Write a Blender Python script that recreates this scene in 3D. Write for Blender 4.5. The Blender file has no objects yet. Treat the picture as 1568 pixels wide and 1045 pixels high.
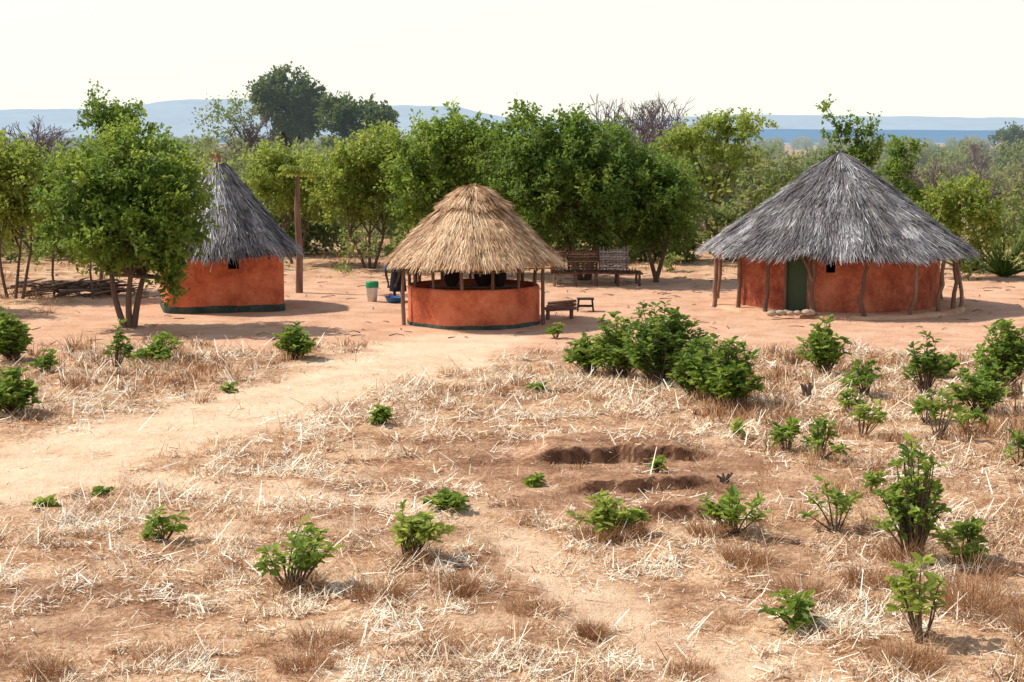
import bpy, math, random
import numpy as np
from mathutils import Vector
rng=np.random.default_rng(7); random.seed(7)
sc=bpy.context.scene
# ---------------------------------------------------------------- helpers
def hsh(i,j,s):
    v=np.sin(i*127.1+j*311.7+s*74.7)*43758.5453
    return v-np.floor(v)
def vn(x,y,s=0):
    x=np.asarray(x,float);y=np.asarray(y,float)
    i=np.floor(x);j=np.floor(y);u=x-i;v=y-j
    u=u*u*(3-2*u);v=v*v*(3-2*v)
    a=hsh(i,j,s);b=hsh(i+1,j,s);c=hsh(i,j+1,s);d=hsh(i+1,j+1,s)
    return (a*(1-u)+b*u)*(1-v)+(c*(1-u)+d*u)*v-.5
def fbm(x,y,s=0,o=3):
    t=0;a=1
    for k in range(o):
        t=t+a*vn(x*2**k+k*13.3,y*2**k-k*7.7,s+k);a*=.5
    return t
def ss(a,b,x):
    t=np.clip((x-a)/(b-a),0,1);return t*t*(3-2*t)
def pdist(x,y,pts):
    x=np.asarray(x,float);y=np.asarray(y,float)
    d=np.full(x.shape,1e9)
    for (ax,ay),(bx,by) in zip(pts[:-1],pts[1:]):
        vx,vy=bx-ax,by-ay;t=np.clip(((x-ax)*vx+(y-ay)*vy)/(vx*vx+vy*vy),0,1)
        d=np.minimum(d,np.hypot(x-ax-t*vx,y-ay-t*vy))
    return d
PATH=[(-12,10),(-9,16),(-6.9,20.1),(-5.6,23.9),(-3.8,27.6),(-2.1,31),(-1,35)]
PATH2=[(-6.2,20.8),(-3.2,19.5),(-1.0,18.7),(-.1,17.3),(.55,16.1),(1.0,14.7),(1.5,13),(2.1,10)]
def masks(x,y):
    n=fbm(x*.7,y*.7,3);n2=fbm(x*2.2,y*2.2,9)
    p=ss(1.4,.6,pdist(x,y,PATH)/1.5+n*.45+n2*.3)
    p2=ss(1.3,.5,pdist(x,y,PATH2)/.5+n*.7+n2*.5)*.75
    yard=ss(32.0,33.8,y+n*2.4+n2*.8)*ss(56,49,y+n*6)*ss(-14.5,-11.5,x+n*3)*ss(24,18,x+n*3)
    e=np.hypot((x-1.2)/3.0,(y-21.4)/3.7)
    soil=ss(1.15,.6,e+n*.5+n2*.25)
    e2=np.hypot((x+4.3)/1.6,(y-14.6)/1.3)
    soil=np.maximum(soil,.8*ss(1.2,.6,e2+n*.5))
    soil=np.maximum(soil,.65*ss(.08,.34,fbm(x*.6,y*.6,31)+.25*n2))
    return np.maximum(p,p2),yard,soil
def gz(x,y):
    x=np.asarray(x,float);y=np.asarray(y,float)
    p,yd,so=masks(x,y);flat=np.maximum(p*.7,yd)
    z=.10*fbm(x*.35,y*.35,5)*(1-.6*yd)+(.06*fbm(x*2.3,y*2.3,6)+.022*fbm(x*9,y*9,8,2))*(1-.85*flat)-.03*p
    n=fbm(x*.9,y*.5,12);n2=fbm(x*5,y*5,14,2)
    def ledge(yc,x0,x1,h,back):
        m=ss(x0-.3,x0+.3,x+n2*.1)*ss(x1+.3,x1-.3,x+n2*.1)
        yy=y+n*.35+n2*.06
        return h*m*(ss(yc-.03,yc+.04,yy)*ss(yc+back,yc+.1,yy))-.075*m*ss(yc-.7,yc-.08,yy)*ss(yc+.03,yc-.04,yy)
    z=z+ledge(21.45,.35,2.55,.15,2.6)+ledge(19.85,.8,2.55,.09,1.3)+ledge(18.3,1.5,2.6,.12,1.0)
    z=z+.05*ss(1.1,.2,np.hypot((x-1.3)/2.6,(y-21.3)/3))
    return z
def g1(x,y): return float(gz(np.array([x]),np.array([y]))[0])

class B:
    def __init__(s): s.V=[];s.Q=[];s.M=[];s.T=[];s.n=0
    def add(s,V,Q,mi=0,t=.5):
        V=np.asarray(V,float).reshape(-1,3);Q=np.asarray(Q,int).reshape(-1,4)
        s.V.append(V);s.Q.append(Q+s.n);s.n+=len(V)
        s.M.append(np.full(len(Q),mi,int))
        t=np.asarray(t,float);s.T.append(np.full(len(V),float(t)) if t.ndim==0 else t)
    def tube(s,pts,rad,sides=6,mi=0,t=.5,cap=True):
        pts=np.asarray(pts,float);n=len(pts);rad=np.broadcast_to(np.asarray(rad,float),(n,))
        tan=np.gradient(pts,axis=0);tan/=np.linalg.norm(tan,axis=1)[:,None]+1e-9
        ref=np.array([0,0,1.]) if abs(tan[:,2]).mean()<.8 else np.array([1.,0,0])
        a=np.cross(tan,ref);a/=np.linalg.norm(a,axis=1)[:,None]+1e-9;b=np.cross(tan,a)
        th=np.arange(sides)*2*math.pi/sides
        V=pts[:,None,:]+rad[:,None,None]*(np.cos(th)[None,:,None]*a[:,None,:]+np.sin(th)[None,:,None]*b[:,None,:])
        V=V.reshape(-1,3);Q=[]
        for i in range(n-1):
            for k in range(sides):
                k2=(k+1)%sides;Q.append((i*sides+k,i*sides+k2,(i+1)*sides+k2,(i+1)*sides+k))
        if cap and sides%2==0:
            for base in (0,(n-1)*sides):
                for k in range(0,sides-2,2):Q.append((base,base+k+1,base+k+2,base+(k+3)%sides if k+3<sides else base))
            Q=[q for q in Q if len(set(q))==4]
        s.add(V,Q,mi,t)
    def box(s,c,d,rz=0,mi=0,t=.5):
        x,y,z=[v/2 for v in d];V=np.array([(a*x,b*y,e*z) for a in(-1,1) for b in(-1,1) for e in(-1,1)])
        cr,sr=math.cos(rz),math.sin(rz)
        V=np.stack([V[:,0]*cr-V[:,1]*sr,V[:,0]*sr+V[:,1]*cr,V[:,2]],1)+np.array(c)
        s.add(V,[(0,1,3,2),(4,6,7,5),(0,4,5,1),(2,3,7,6),(0,2,6,4),(1,5,7,3)],mi,t)
    def obj(s,name,mats,smooth=False,parent=None):
        V=np.concatenate(s.V);Q=np.concatenate(s.Q);M=np.concatenate(s.M);T=np.concatenate(s.T)
        me=bpy.data.meshes.new(name);me.vertices.add(len(V));me.vertices.foreach_set('co',V.astype(np.float32).ravel())
        me.loops.add(len(Q)*4);me.loops.foreach_set('vertex_index',Q.astype(np.int32).ravel())
        me.polygons.add(len(Q));me.polygons.foreach_set('loop_start',np.arange(0,len(Q)*4,4,dtype=np.int32))
        for m in mats:me.materials.append(m)
        me.polygons.foreach_set('material_index',M.astype(np.int32))
        me.polygons.foreach_set('use_smooth',np.full(len(Q),smooth,dtype=bool))
        a=me.attributes.new('tint','FLOAT','POINT');a.data.foreach_set('value',T.astype(np.float32))
        me.update(calc_edges=True)
        o=bpy.data.objects.new(name,me);sc.collection.objects.link(o)
        if parent:o.parent=parent
        return o
def empty(name,loc=(0,0,0)):
    o=bpy.data.objects.new(name,None);sc.collection.objects.link(o);return o
def unit(a): return a/(np.linalg.norm(a,axis=-1,keepdims=True)+1e-9)
def add_leaves(b,C,A,N,L,W,mi,t,six=False):
    A=unit(A);S=unit(np.cross(A,N));N=np.cross(S,A);n=len(C);L=np.broadcast_to(L,(n,))[:,None];W=np.broadcast_to(W,(n,))[:,None]
    if not six:
        V=np.stack([C,C+A*L*.45+S*W*.5+N*W*.1,C+A*L-N*L*.08,C+A*L*.45-S*W*.5+N*W*.1],1)
        Q=np.arange(n*4).reshape(n,4);b.add(V.reshape(-1,3),Q,mi,np.repeat(t,4))
    else:
        V=np.stack([C,C+A*L*.3+S*W*.46+N*W*.15,C+A*L*.72+S*W*.4+N*W*.1,C+A*L-N*L*.15,C+A*L*.72-S*W*.4+N*W*.1,C+A*L*.3-S*W*.46+N*W*.15],1)
        i=np.arange(n)[:,None]*6;Q=np.concatenate([i+np.array([[0,1,2,3]]),i+np.array([[0,3,4,5]])])
        b.add(V.reshape(-1,3),Q,mi,np.repeat(t,6))
# ---------------------------------------------------------------- materials
def newmat(name):
    m=bpy.data.materials.new(name);m.use_nodes=True
    try:m.cycles.emission_sampling='NONE'
    except Exception:pass
    nt=m.node_tree;nt.nodes.clear();return m,nt,nt.nodes,nt.links
def ramp(N,stops):
    r=N.new('ShaderNodeValToRGB');e=r.color_ramp.elements
    while len(e)<len(stops):e.new(.5)
    for k,(p,c) in enumerate(stops):e[k].position=p;e[k].color=(*c,1)
    return r
def mth(N,L,op,a,b=None,clamp=False):
    n=N.new('ShaderNodeMath');n.operation=op;n.use_clamp=clamp
    for i,v in enumerate((a,b)):
        if v is None:continue
        if isinstance(v,(int,float)):n.inputs[i].default_value=v
        else:L.new(v,n.inputs[i])
    return n.outputs[0]
def noise(N,L,co,scale,detail=4,rough=.6):
    n=N.new('ShaderNodeTexNoise');n.inputs['Scale'].default_value=scale;n.inputs['Detail'].default_value=detail;n.inputs['Roughness'].default_value=rough
    L.new(co,n.inputs['Vector']);return n.outputs['Fac']
def attr(N,name):
    a=N.new('ShaderNodeAttribute');a.attribute_name=name;return a
def mixc(N,L,f,a,b):
    m=N.new('ShaderNodeMix');m.data_type='RGBA'
    if isinstance(f,(int,float)):m.inputs[0].default_value=f
    else:L.new(f,m.inputs[0])
    for i,v in ((6,a),(7,b)):
        if isinstance(v,tuple):m.inputs[i].default_value=(*v,1)
        else:L.new(v,m.inputs[i])
    return m.outputs[2]
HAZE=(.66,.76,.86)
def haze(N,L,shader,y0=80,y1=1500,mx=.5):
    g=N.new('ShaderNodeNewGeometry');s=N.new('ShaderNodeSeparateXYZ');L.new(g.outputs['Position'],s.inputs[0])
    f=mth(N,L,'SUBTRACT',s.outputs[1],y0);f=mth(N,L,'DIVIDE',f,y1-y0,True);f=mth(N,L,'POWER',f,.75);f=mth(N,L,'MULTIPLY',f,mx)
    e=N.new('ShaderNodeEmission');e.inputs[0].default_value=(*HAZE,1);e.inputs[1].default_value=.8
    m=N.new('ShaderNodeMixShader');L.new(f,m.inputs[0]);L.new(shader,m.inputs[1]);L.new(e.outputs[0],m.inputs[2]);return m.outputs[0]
def out(N,L,s):
    o=N.new('ShaderNodeOutputMaterial');L.new(s,o.inputs[0])
def leafmat(name,stops,trans=.45,far=False,tr=(.44,.56,.08)):
    m,nt,N,L=newmat(name);a=attr(N,'tint')
    r=ramp(N,stops);L.new(a.outputs['Fac'],r.inputs[0])
    p=N.new('ShaderNodeBsdfPrincipled');L.new(r.outputs[0],p.inputs['Base Color']);p.inputs['Roughness'].default_value=.5;p.inputs['Specular IOR Level'].default_value=.22
    t=N.new('ShaderNodeBsdfTranslucent');L.new(mixc(N,L,.5,r.outputs[0],tr),t.inputs[0])
    x=N.new('ShaderNodeMixShader');x.inputs[0].default_value=trans;L.new(p.outputs[0],x.inputs[1]);L.new(t.outputs[0],x.inputs[2])
    s=x.outputs[0]
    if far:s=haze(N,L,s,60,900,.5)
    out(N,L,s);return m
def tintmat(name,stops,rough=.8,nscale=8,namp=.4,spec=.2,bump=0,bscale=30,stretch=(1,1,1),far=False):
    m,nt,N,L=newmat(name);a=attr(N,'tint');tc=N.new('ShaderNodeTexCoord');mp=N.new('ShaderNodeMapping');mp.inputs['Scale'].default_value=stretch
    L.new(tc.outputs['Object'],mp.inputs[0])
    n=noise(N,L,mp.outputs[0],nscale,3)
    f=mth(N,L,'ADD',a.outputs['Fac'],mth(N,L,'MULTIPLY',mth(N,L,'SUBTRACT',n,.5),namp))
    r=ramp(N,stops);L.new(f,r.inputs[0])
    p=N.new('ShaderNodeBsdfPrincipled');L.new(r.outputs[0],p.inputs['Base Color']);p.inputs['Roughness'].default_value=rough;p.inputs['Specular IOR Level'].default_value=spec
    if bump:
        b=N.new('ShaderNodeBump');b.inputs['Strength'].default_value=bump;b.inputs['Distance'].default_value=.03
        L.new(noise(N,L,mp.outputs[0],bscale,5),b.inputs['Height']);L.new(b.outputs[0],p.inputs['Normal'])
    s=p.outputs[0]
    if far:s=haze(N,L,s)
    out(N,L,s);return m
def groundmat():
    m,nt,N,L=newmat('ground_soil');tc=N.new('ShaderNodeTexCoord');co=tc.outputs['Object']
    n1=noise(N,L,co,1.1,6,.65);n2=noise(N,L,co,18,5,.75)
    f=mth(N,L,'ADD',mth(N,L,'MULTIPLY',n1,.5),mth(N,L,'MULTIPLY',n2,.5))
    grass=ramp(N,[(.38,(.26,.11,.05)),(.47,(.52,.28,.145)),(.57,(.80,.55,.34))]);L.new(f,grass.inputs[0])
    path=ramp(N,[(.34,(.62,.37,.22)),(.5,(.86,.60,.39)),(.66,(.91,.69,.475))]);L.new(f,path.inputs[0])
    yard=ramp(N,[(.36,(.48,.23,.125)),(.5,(.73,.42,.26)),(.62,(.84,.53,.345))]);L.new(f,yard.inputs[0])
    soil=ramp(N,[(.37,(.15,.065,.032)),(.5,(.40,.21,.115)),(.61,(.68,.42,.255))]);L.new(f,soil.inputs[0])
    P=attr(N,'path').outputs['Fac'];Y=attr(N,'yard').outputs['Fac'];S=attr(N,'soil').outputs['Fac'];C=attr(N,'ledge_shade').outputs['Fac']
    c=mixc(N,L,S,grass.outputs[0],soil.outputs[0]);c=mixc(N,L,Y,c,yard.outputs[0]);c=mixc(N,L,P,c,path.outputs[0])
    c=mixc(N,L,C,c,(.10,.042,.022))  # shade painted into the soil colour on the ledge faces
    # far fields: redder earth with green scrub tones
    g=N.new('ShaderNodeNewGeometry');sx=N.new('ShaderNodeSeparateXYZ');L.new(g.outputs['Position'],sx.inputs[0])
    ff=mth(N,L,'DIVIDE',mth(N,L,'SUBTRACT',sx.outputs[1],62),50,True);nf=noise(N,L,co,.07,6,.65)
    rf=ramp(N,[(.40,(.14,.15,.06)),(.5,(.34,.22,.12)),(.62,(.60,.36,.22))]);L.new(nf,rf.inputs[0]);c=mixc(N,L,mth(N,L,'MULTIPLY',ff,.85),c,rf.outputs[0])
    v=N.new('ShaderNodeTexVoronoi');v.inputs['Scale'].default_value=6;L.new(co,v.inputs['Vector'])
    sp=mth(N,L,'LESS_THAN',v.outputs['Distance'],.09);sp=mth(N,L,'MULTIPLY',sp,.35)
    c=mixc(N,L,sp,c,(.24,.12,.07))
    p=N.new('ShaderNodeBsdfPrincipled');L.new(c,p.inputs['Base Color']);p.inputs['Roughness'].default_value=.95;p.inputs['Specular IOR Level'].default_value=.1
    b=N.new('ShaderNodeBump');b.inputs['Strength'].default_value=.9;b.inputs['Distance'].default_value=.06
    L.new(mth(N,L,'ADD',noise(N,L,co,9,7,.7),mth(N,L,'MULTIPLY',noise(N,L,co,45,3),.4)),b.inputs['Height']);L.new(b.outputs[0],p.inputs['Normal'])
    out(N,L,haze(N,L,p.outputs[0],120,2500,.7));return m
M_ground=groundmat()
M_straw=tintmat('dry_straw',[(0,(.22,.09,.04)),(.3,(.52,.29,.15)),(.6,(.86,.65,.42)),(1,(.95,.87,.70))],.6,3,.35)
M_tuft=tintmat('dry_grass_blades',[(0,(.17,.07,.03)),(.45,(.48,.255,.12)),(1,(.88,.66,.41))],.7,2,.4)
M_leaf=leafmat('leaf_green',[(0,(.035,.08,.018)),(.4,(.10,.18,.034)),(.75,(.21,.30,.05)),(1,(.36,.43,.08))])
M_leafdk=leafmat('leaf_dark_green',[(0,(.022,.058,.015)),(.5,(.075,.145,.03)),(1,(.20,.29,.05))],.42)
M_leafyl=leafmat('leaf_yellow_green',[(0,(.08,.13,.025)),(.5,(.21,.28,.05)),(1,(.40,.45,.10))],.5,tr=(.6,.66,.12))
M_leaffar=leafmat('leaf_far',[(0,(.055,.09,.028)),(.35,(.115,.17,.042)),(.7,(.21,.25,.066)),(1,(.28,.24,.13))],.45,True,tr=(.5,.56,.14))
M_olive=leafmat('leaf_olive_far',[(0,(.025,.045,.02)),(.5,(.055,.09,.033)),(1,(.12,.165,.055))],.28,True)
M_bark=tintmat('bark',[(0,(.05,.035,.03)),(.5,(.15,.10,.075)),(1,(.30,.22,.17))],.9,6,.8,.1,.6,20,(1,1,.25))
M_twig=tintmat('grey_twig',[(0,(.13,.09,.095)),(1,(.27,.21,.21))],.9,6,.5,.1,far=True)
M_pole=tintmat('pole_wood',[(0,(.05,.028,.02)),(.5,(.18,.10,.07)),(1,(.40,.27,.19))],.85,8,.7,.1,.5,25,(1,1,.2))
M_wicker=tintmat('grey_wicker',[(0,(.10,.08,.085)),(.5,(.30,.25,.25)),(1,(.55,.48,.46))],.85,8,.7,.1)
TG=[(0,(.16,.07,.03)),(.3,(.42,.23,.105)),(.6,(.70,.44,.235)),(1,(.92,.70,.44))]
TR=[(0,(.03,.025,.025)),(.35,(.125,.106,.10)),(.65,(.29,.26,.245)),(1,(.78,.75,.72))]  # pale end also carries the painted sun glints
M_thg=tintmat('golden_thatch',TG,.55,2.5,.5,.3)
M_thr=tintmat('grey_thatch',TR,.5,1.5,.6,.4)
M_dark=tintmat('dark_brown',[(0,(.03,.02,.018)),(1,(.05,.035,.03))],.9)  # dark brown of the pots and the stool
def wallmat(name,c0,c1,c2):
    m,nt,N,L=newmat(name);tc=N.new('ShaderNodeTexCoord');co=tc.outputs['Object']
    n=noise(N,L,co,1.4,6,.6);n2=noise(N,L,co,9,5,.7)
    f=mth(N,L,'ADD',mth(N,L,'MULTIPLY',n,.7),mth(N,L,'MULTIPLY',n2,.3))
    r=ramp(N,[(.38,c0),(.48,c1),(.60,c2)]);L.new(f,r.inputs[0])
    p=N.new('ShaderNodeBsdfPrincipled');L.new(r.outputs[0],p.inputs['Base Color']);p.inputs['Roughness'].default_value=.9;p.inputs['Specular IOR Level'].default_value=.1
    b=N.new('ShaderNodeBump');b.inputs['Strength'].default_value=.6;b.inputs['Distance'].default_value=.04
    L.new(noise(N,L,co,6,7,.65),b.inputs['Height']);L.new(b.outputs[0],p.inputs['Normal']);out(N,L,p.outputs[0]);return m
M_wall=wallmat('red_clay_plaster',(.34,.085,.043),(.54,.14,.065),(.65,.21,.11))
M_wall2=wallmat('red_clay_plaster_dull',(.22,.06,.036),(.36,.10,.054),(.52,.18,.10))
M_band=wallmat('dark_plinth_plaster',(.03,.045,.035),(.05,.07,.055),(.10,.11,.085))
def plain(name,c,rough=.5,spec=.4):
    m,nt,N,L=newmat(name);tc=N.new('ShaderNodeTexCoord');n=noise(N,L,tc.outputs['Object'],12,4)
    c2=tuple(v*.75 for v in c);p=N.new('ShaderNodeBsdfPrincipled');L.new(mixc(N,L,n,c2,c),p.inputs['Base Color']);p.inputs['Roughness'].default_value=rough;p.inputs['Specular IOR Level'].default_value=spec;out(N,L,p.outputs[0]);return m
M_white=plain('white_plastic',(.75,.76,.74),.4);M_green=plain('green_plastic',(.03,.32,.12),.4);M_blue=plain('blue_plastic',(.05,.16,.42),.4)
M_door=plain('green_painted_door',(.05,.08,.035),.7);M_cloth=plain('dark_cloth',(.022,.022,.03),.9,.1);M_cloth2=plain('blue_cloth',(.10,.15,.24),.9,.1)
M_skin=plain('brown_skin',(.10,.05,.032),.55,.3);M_hair=plain('black_hair',(.01,.009,.008),.8,.1);M_stone=plain('pale_stone',(.5,.36,.26),.9,.1)
# ---------------------------------------------------------------- ground
def growth(a,step,end,g):
    o=[a];s=step
    while o[-1]<end:s*=g;o.append(o[-1]+s)
    return o[1:]
xs=list(np.arange(-12,12.01,.07));gp=growth(0,.07,9000,1.06);xs=[-12-v for v in reversed(gp)]+xs+[xs[-1]+v for v in gp]
ys=list(np.arange(11,36.01,.05));ys=list(np.linspace(-60,10.8,60))+ys+[ys[-1]+v for v in growth(0,.07,12000,1.045)]
X,Y=np.meshgrid(np.array(xs),np.array(ys));Z=gz(X,Y)
nx,ny=len(xs),len(ys);I=np.arange(nx*ny).reshape(ny,nx)
Q=np.stack([I[:-1,:-1],I[:-1,1:],I[1:,1:],I[1:,:-1]],-1).reshape(-1,4)
b=B();b.add(np.stack([X,Y,Z],-1).reshape(-1,3),Q);go=b.obj('ground',[M_ground],True)
P_,Y_,S_=masks(X,Y)
dz=np.gradient(Z,axis=0)/np.gradient(Y,axis=0);LEDGE_SHADE=ss(.55,1.5,dz)*.9*(abs(Y-21)<5)  # mask of painted shade, from slope of the camera-facing ledges
for nm,a in(('path',P_),('yard',Y_),('soil',S_),('ledge_shade',LEDGE_SHADE)):
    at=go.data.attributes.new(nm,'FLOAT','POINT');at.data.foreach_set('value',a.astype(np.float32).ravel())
# ---------------------------------------------------------------- hills
def hills(name,y0,depth,prof,col,em,seed):
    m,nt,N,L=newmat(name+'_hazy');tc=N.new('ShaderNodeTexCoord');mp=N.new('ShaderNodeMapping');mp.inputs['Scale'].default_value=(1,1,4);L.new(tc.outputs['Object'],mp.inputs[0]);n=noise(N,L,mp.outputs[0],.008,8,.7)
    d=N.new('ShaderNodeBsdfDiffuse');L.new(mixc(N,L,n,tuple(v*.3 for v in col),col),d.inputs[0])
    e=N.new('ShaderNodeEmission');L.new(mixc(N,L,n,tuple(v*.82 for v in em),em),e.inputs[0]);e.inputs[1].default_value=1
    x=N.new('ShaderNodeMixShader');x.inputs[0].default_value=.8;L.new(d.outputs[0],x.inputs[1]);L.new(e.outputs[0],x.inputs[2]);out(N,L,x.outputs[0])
    xx=np.linspace(-5000,5000,500);vv=np.linspace(0,1,14)
    Xg,Vg=np.meshgrid(xx,vv);H=np.interp(Xg,[p[0] for p in prof],[p[1] for p in prof])
    Zg=H*(1+.08*fbm(Xg/180,Vg*3,seed,4))*np.sin(np.pi*Vg)**.8-2
    Yg=y0+Vg*depth+60*fbm(Xg/300,Vg,seed+4)
    I=np.arange(Xg.size).reshape(Xg.shape);Q=np.stack([I[:-1,:-1],I[:-1,1:],I[1:,1:],I[1:,:-1]],-1).reshape(-1,4)
    b=B();b.add(np.stack([Xg,Yg,Zg],-1).reshape(-1,3),Q);b.obj(name,[m],True)
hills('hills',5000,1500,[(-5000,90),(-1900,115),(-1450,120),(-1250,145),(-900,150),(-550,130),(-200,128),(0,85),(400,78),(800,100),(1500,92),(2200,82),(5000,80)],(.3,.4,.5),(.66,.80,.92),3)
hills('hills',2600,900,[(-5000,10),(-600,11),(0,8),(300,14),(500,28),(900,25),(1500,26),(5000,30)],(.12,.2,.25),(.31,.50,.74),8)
# ---------------------------------------------------------------- grass litter
def litter():
    b=B();n=600000
    Yr=11+ (rng.random(n)**1.4)*24;Xr=(rng.random(n)*2-1)*(Yr*.36+1.2)
    p,yd,so=masks(Xr,Yr);dens=(1-.95*p)*(1-.98*yd)*(1-.88*so)*(.04+1.05*ss(-.22,.42,fbm(Xr*1.0,Yr*1.0,40)+.9*fbm(Xr*4,Yr*4,41)))
    k=rng.random(n)<dens;Xr=Xr[k];Yr=Yr[k];n=len(Xr)
    big=rng.random(n)<.10
    a=rng.random(n)*np.pi*2;Ln=rng.uniform(.03,.10,n)*(.7+.03*Yr)*(1+1.5*big);w=rng.uniform(.0014,.005,n)*(1+.05*(Yr-12))*(1+.5*big)
    Zr=gz(Xr,Yr);up=rng.random(n)**2.2*1.0
    d=np.stack([np.cos(a),np.sin(a),up],1);s=np.stack([-np.sin(a),np.cos(a),rng.uniform(-.7,.7,n)],1)
    c=np.stack([Xr,Yr,Zr+rng.uniform(.002,.035,n)],1);h=d*(Ln/2)[:,None];s=s*w[:,None]
    c[:,2]+=np.abs(h[:,2])
    V=np.stack([c-h-s,c-h+s,c+h+s*.5,c+h-s*.5],1).reshape(-1,3)
    b.add(V,np.arange(n*4).reshape(n,4),0,np.repeat(np.clip(rng.normal(.60,.27,n)+.6*fbm(Xr*2,Yr*2,44)+.15*big,0,1),4))
    b.obj('dry_grass_litter',[M_straw])
litter()
def blades(b,cx,cy,n,spread,h,tint,lean=.6,w=.005):
    cx=np.repeat(cx,n);cy=np.repeat(cy,n);h=np.repeat(h,n);spread=np.repeat(spread,n);tint=np.repeat(tint,n);N=len(cx)
    a=rng.random(N)*6.283;r=np.sqrt(rng.random(N))*spread
    x=cx+np.cos(a)*r;y=cy+np.sin(a)*r;z=gz(x,y)
    a2=a+rng.normal(0,.9,N);ln=lean*rng.random(N);H=h*rng.uniform(.4,1.1,N)
    o=np.stack([np.cos(a2)*ln,np.sin(a2)*ln,np.ones(N)],1)
    p0=np.stack([x,y,z-.01],1);p1=p0+o*(H*.55)[:,None];p2=p1+np.stack([o[:,0]*1.9,o[:,1]*1.9,o[:,2]*.75],1)*(H*.45)[:,None]
    f=rng.random(N)*3.14;W=w*(1+.035*(y-12));s=np.stack([np.cos(f)*W,np.sin(f)*W,0*f],1)
    V=np.stack([p0-s,p0+s,p1+s*.8,p1-s*.8,p2+s*.25,p2-s*.25],1).reshape(-1,3)
    i=np.arange(N)[:,None]*6;b.add(V,np.concatenate([i+[[0,1,2,3]],i+[[3,2,4,5]]]),0,np.repeat(np.clip(tint+rng.normal(0,.17,N),0,1),6))
def tufts():
    b=B()
    def zone(n,x0,x1,y0,y1,h,sp,nb,tint,thr=0,w=.004,sd=.17):
        x=rng.uniform(x0,x1,n);y=rng.uniform(y0,y1,n);p,yd,so=masks(x,y)
        k=(rng.random(n)<(1-p)*(1-yd)*(1-.8*so))&(fbm(x*.8,y*.8,50)+.4*fbm(x*3,y*3,51)>thr)
        x=x[k];y=y[k];m=len(x);blades(b,x,y,nb,rng.uniform(.4,1.6,m)*sp,rng.uniform(.3,1.6,m)*h,np.clip(rng.normal(tint,sd,m),0,1),.8,w)
    zone(900,-13,-3,26,35,.22,.16,26,.38,-.05)
    zone(1200,3,13,22,33.5,.23,.16,26,.38,-.08)
    zone(350,-1.5,4,26,33,.18,.14,24,.45,-.04)
    zone(2600,-6,7,11.5,25,.07,.14,26,.66,-.05,.0022,.22)
    zone(900,-6,7,11.5,25,.14,.11,26,.45,.03,.0022,.2)
    zone(520,2.3,8,12,24,.22,.16,36,.45,-.05,.0025)
    zone(1200,-30,30,50,75,.3,.25,14,.5,-.1)
    zone(600,-26,-12,30,50,.3,.2,20,.5,-.1);zone(600,14,30,33,50,.3,.2,20,.5,-.1)
    T=[(-1.32,15.0,.24,.26),(-.5,15.2,.22,.17),(-1.7,13.6,.19,.26),(.72,13.75,.17,.12),(2.5,16.2,.26,.26),(4.35,14.4,.55,.28),(4.15,16.2,.4,.22),(-1.75,12.8,.19,.25),(4.8,13.6,.5,.3),(.95,17.2,.25,.25),(-3.9,12.7,.18,.2),(2.2,17.3,.25,.2),(1.3,17.3,.24,.22),(-.95,16.2,.22,.22),(-2.1,15.3,.2,.2),(4.9,12.6,.5,.3),(3.4,12.9,.26,.25),(1.5,12.7,.14,.2),(-3.0,13.2,.14,.3),(-.6,13.3,.14,.25),(.2,14.5,.12,.25),(2.9,15,.2,.3),(3.6,15.4,.25,.25)]
    for x,y,h,s in T:blades(b,np.array([x]),np.array([y]),480,np.array([s]),np.array([h]),np.array([.38]),1.2,.0023)
    b.obj('dry_grass',[M_tuft])
tufts()
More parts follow.
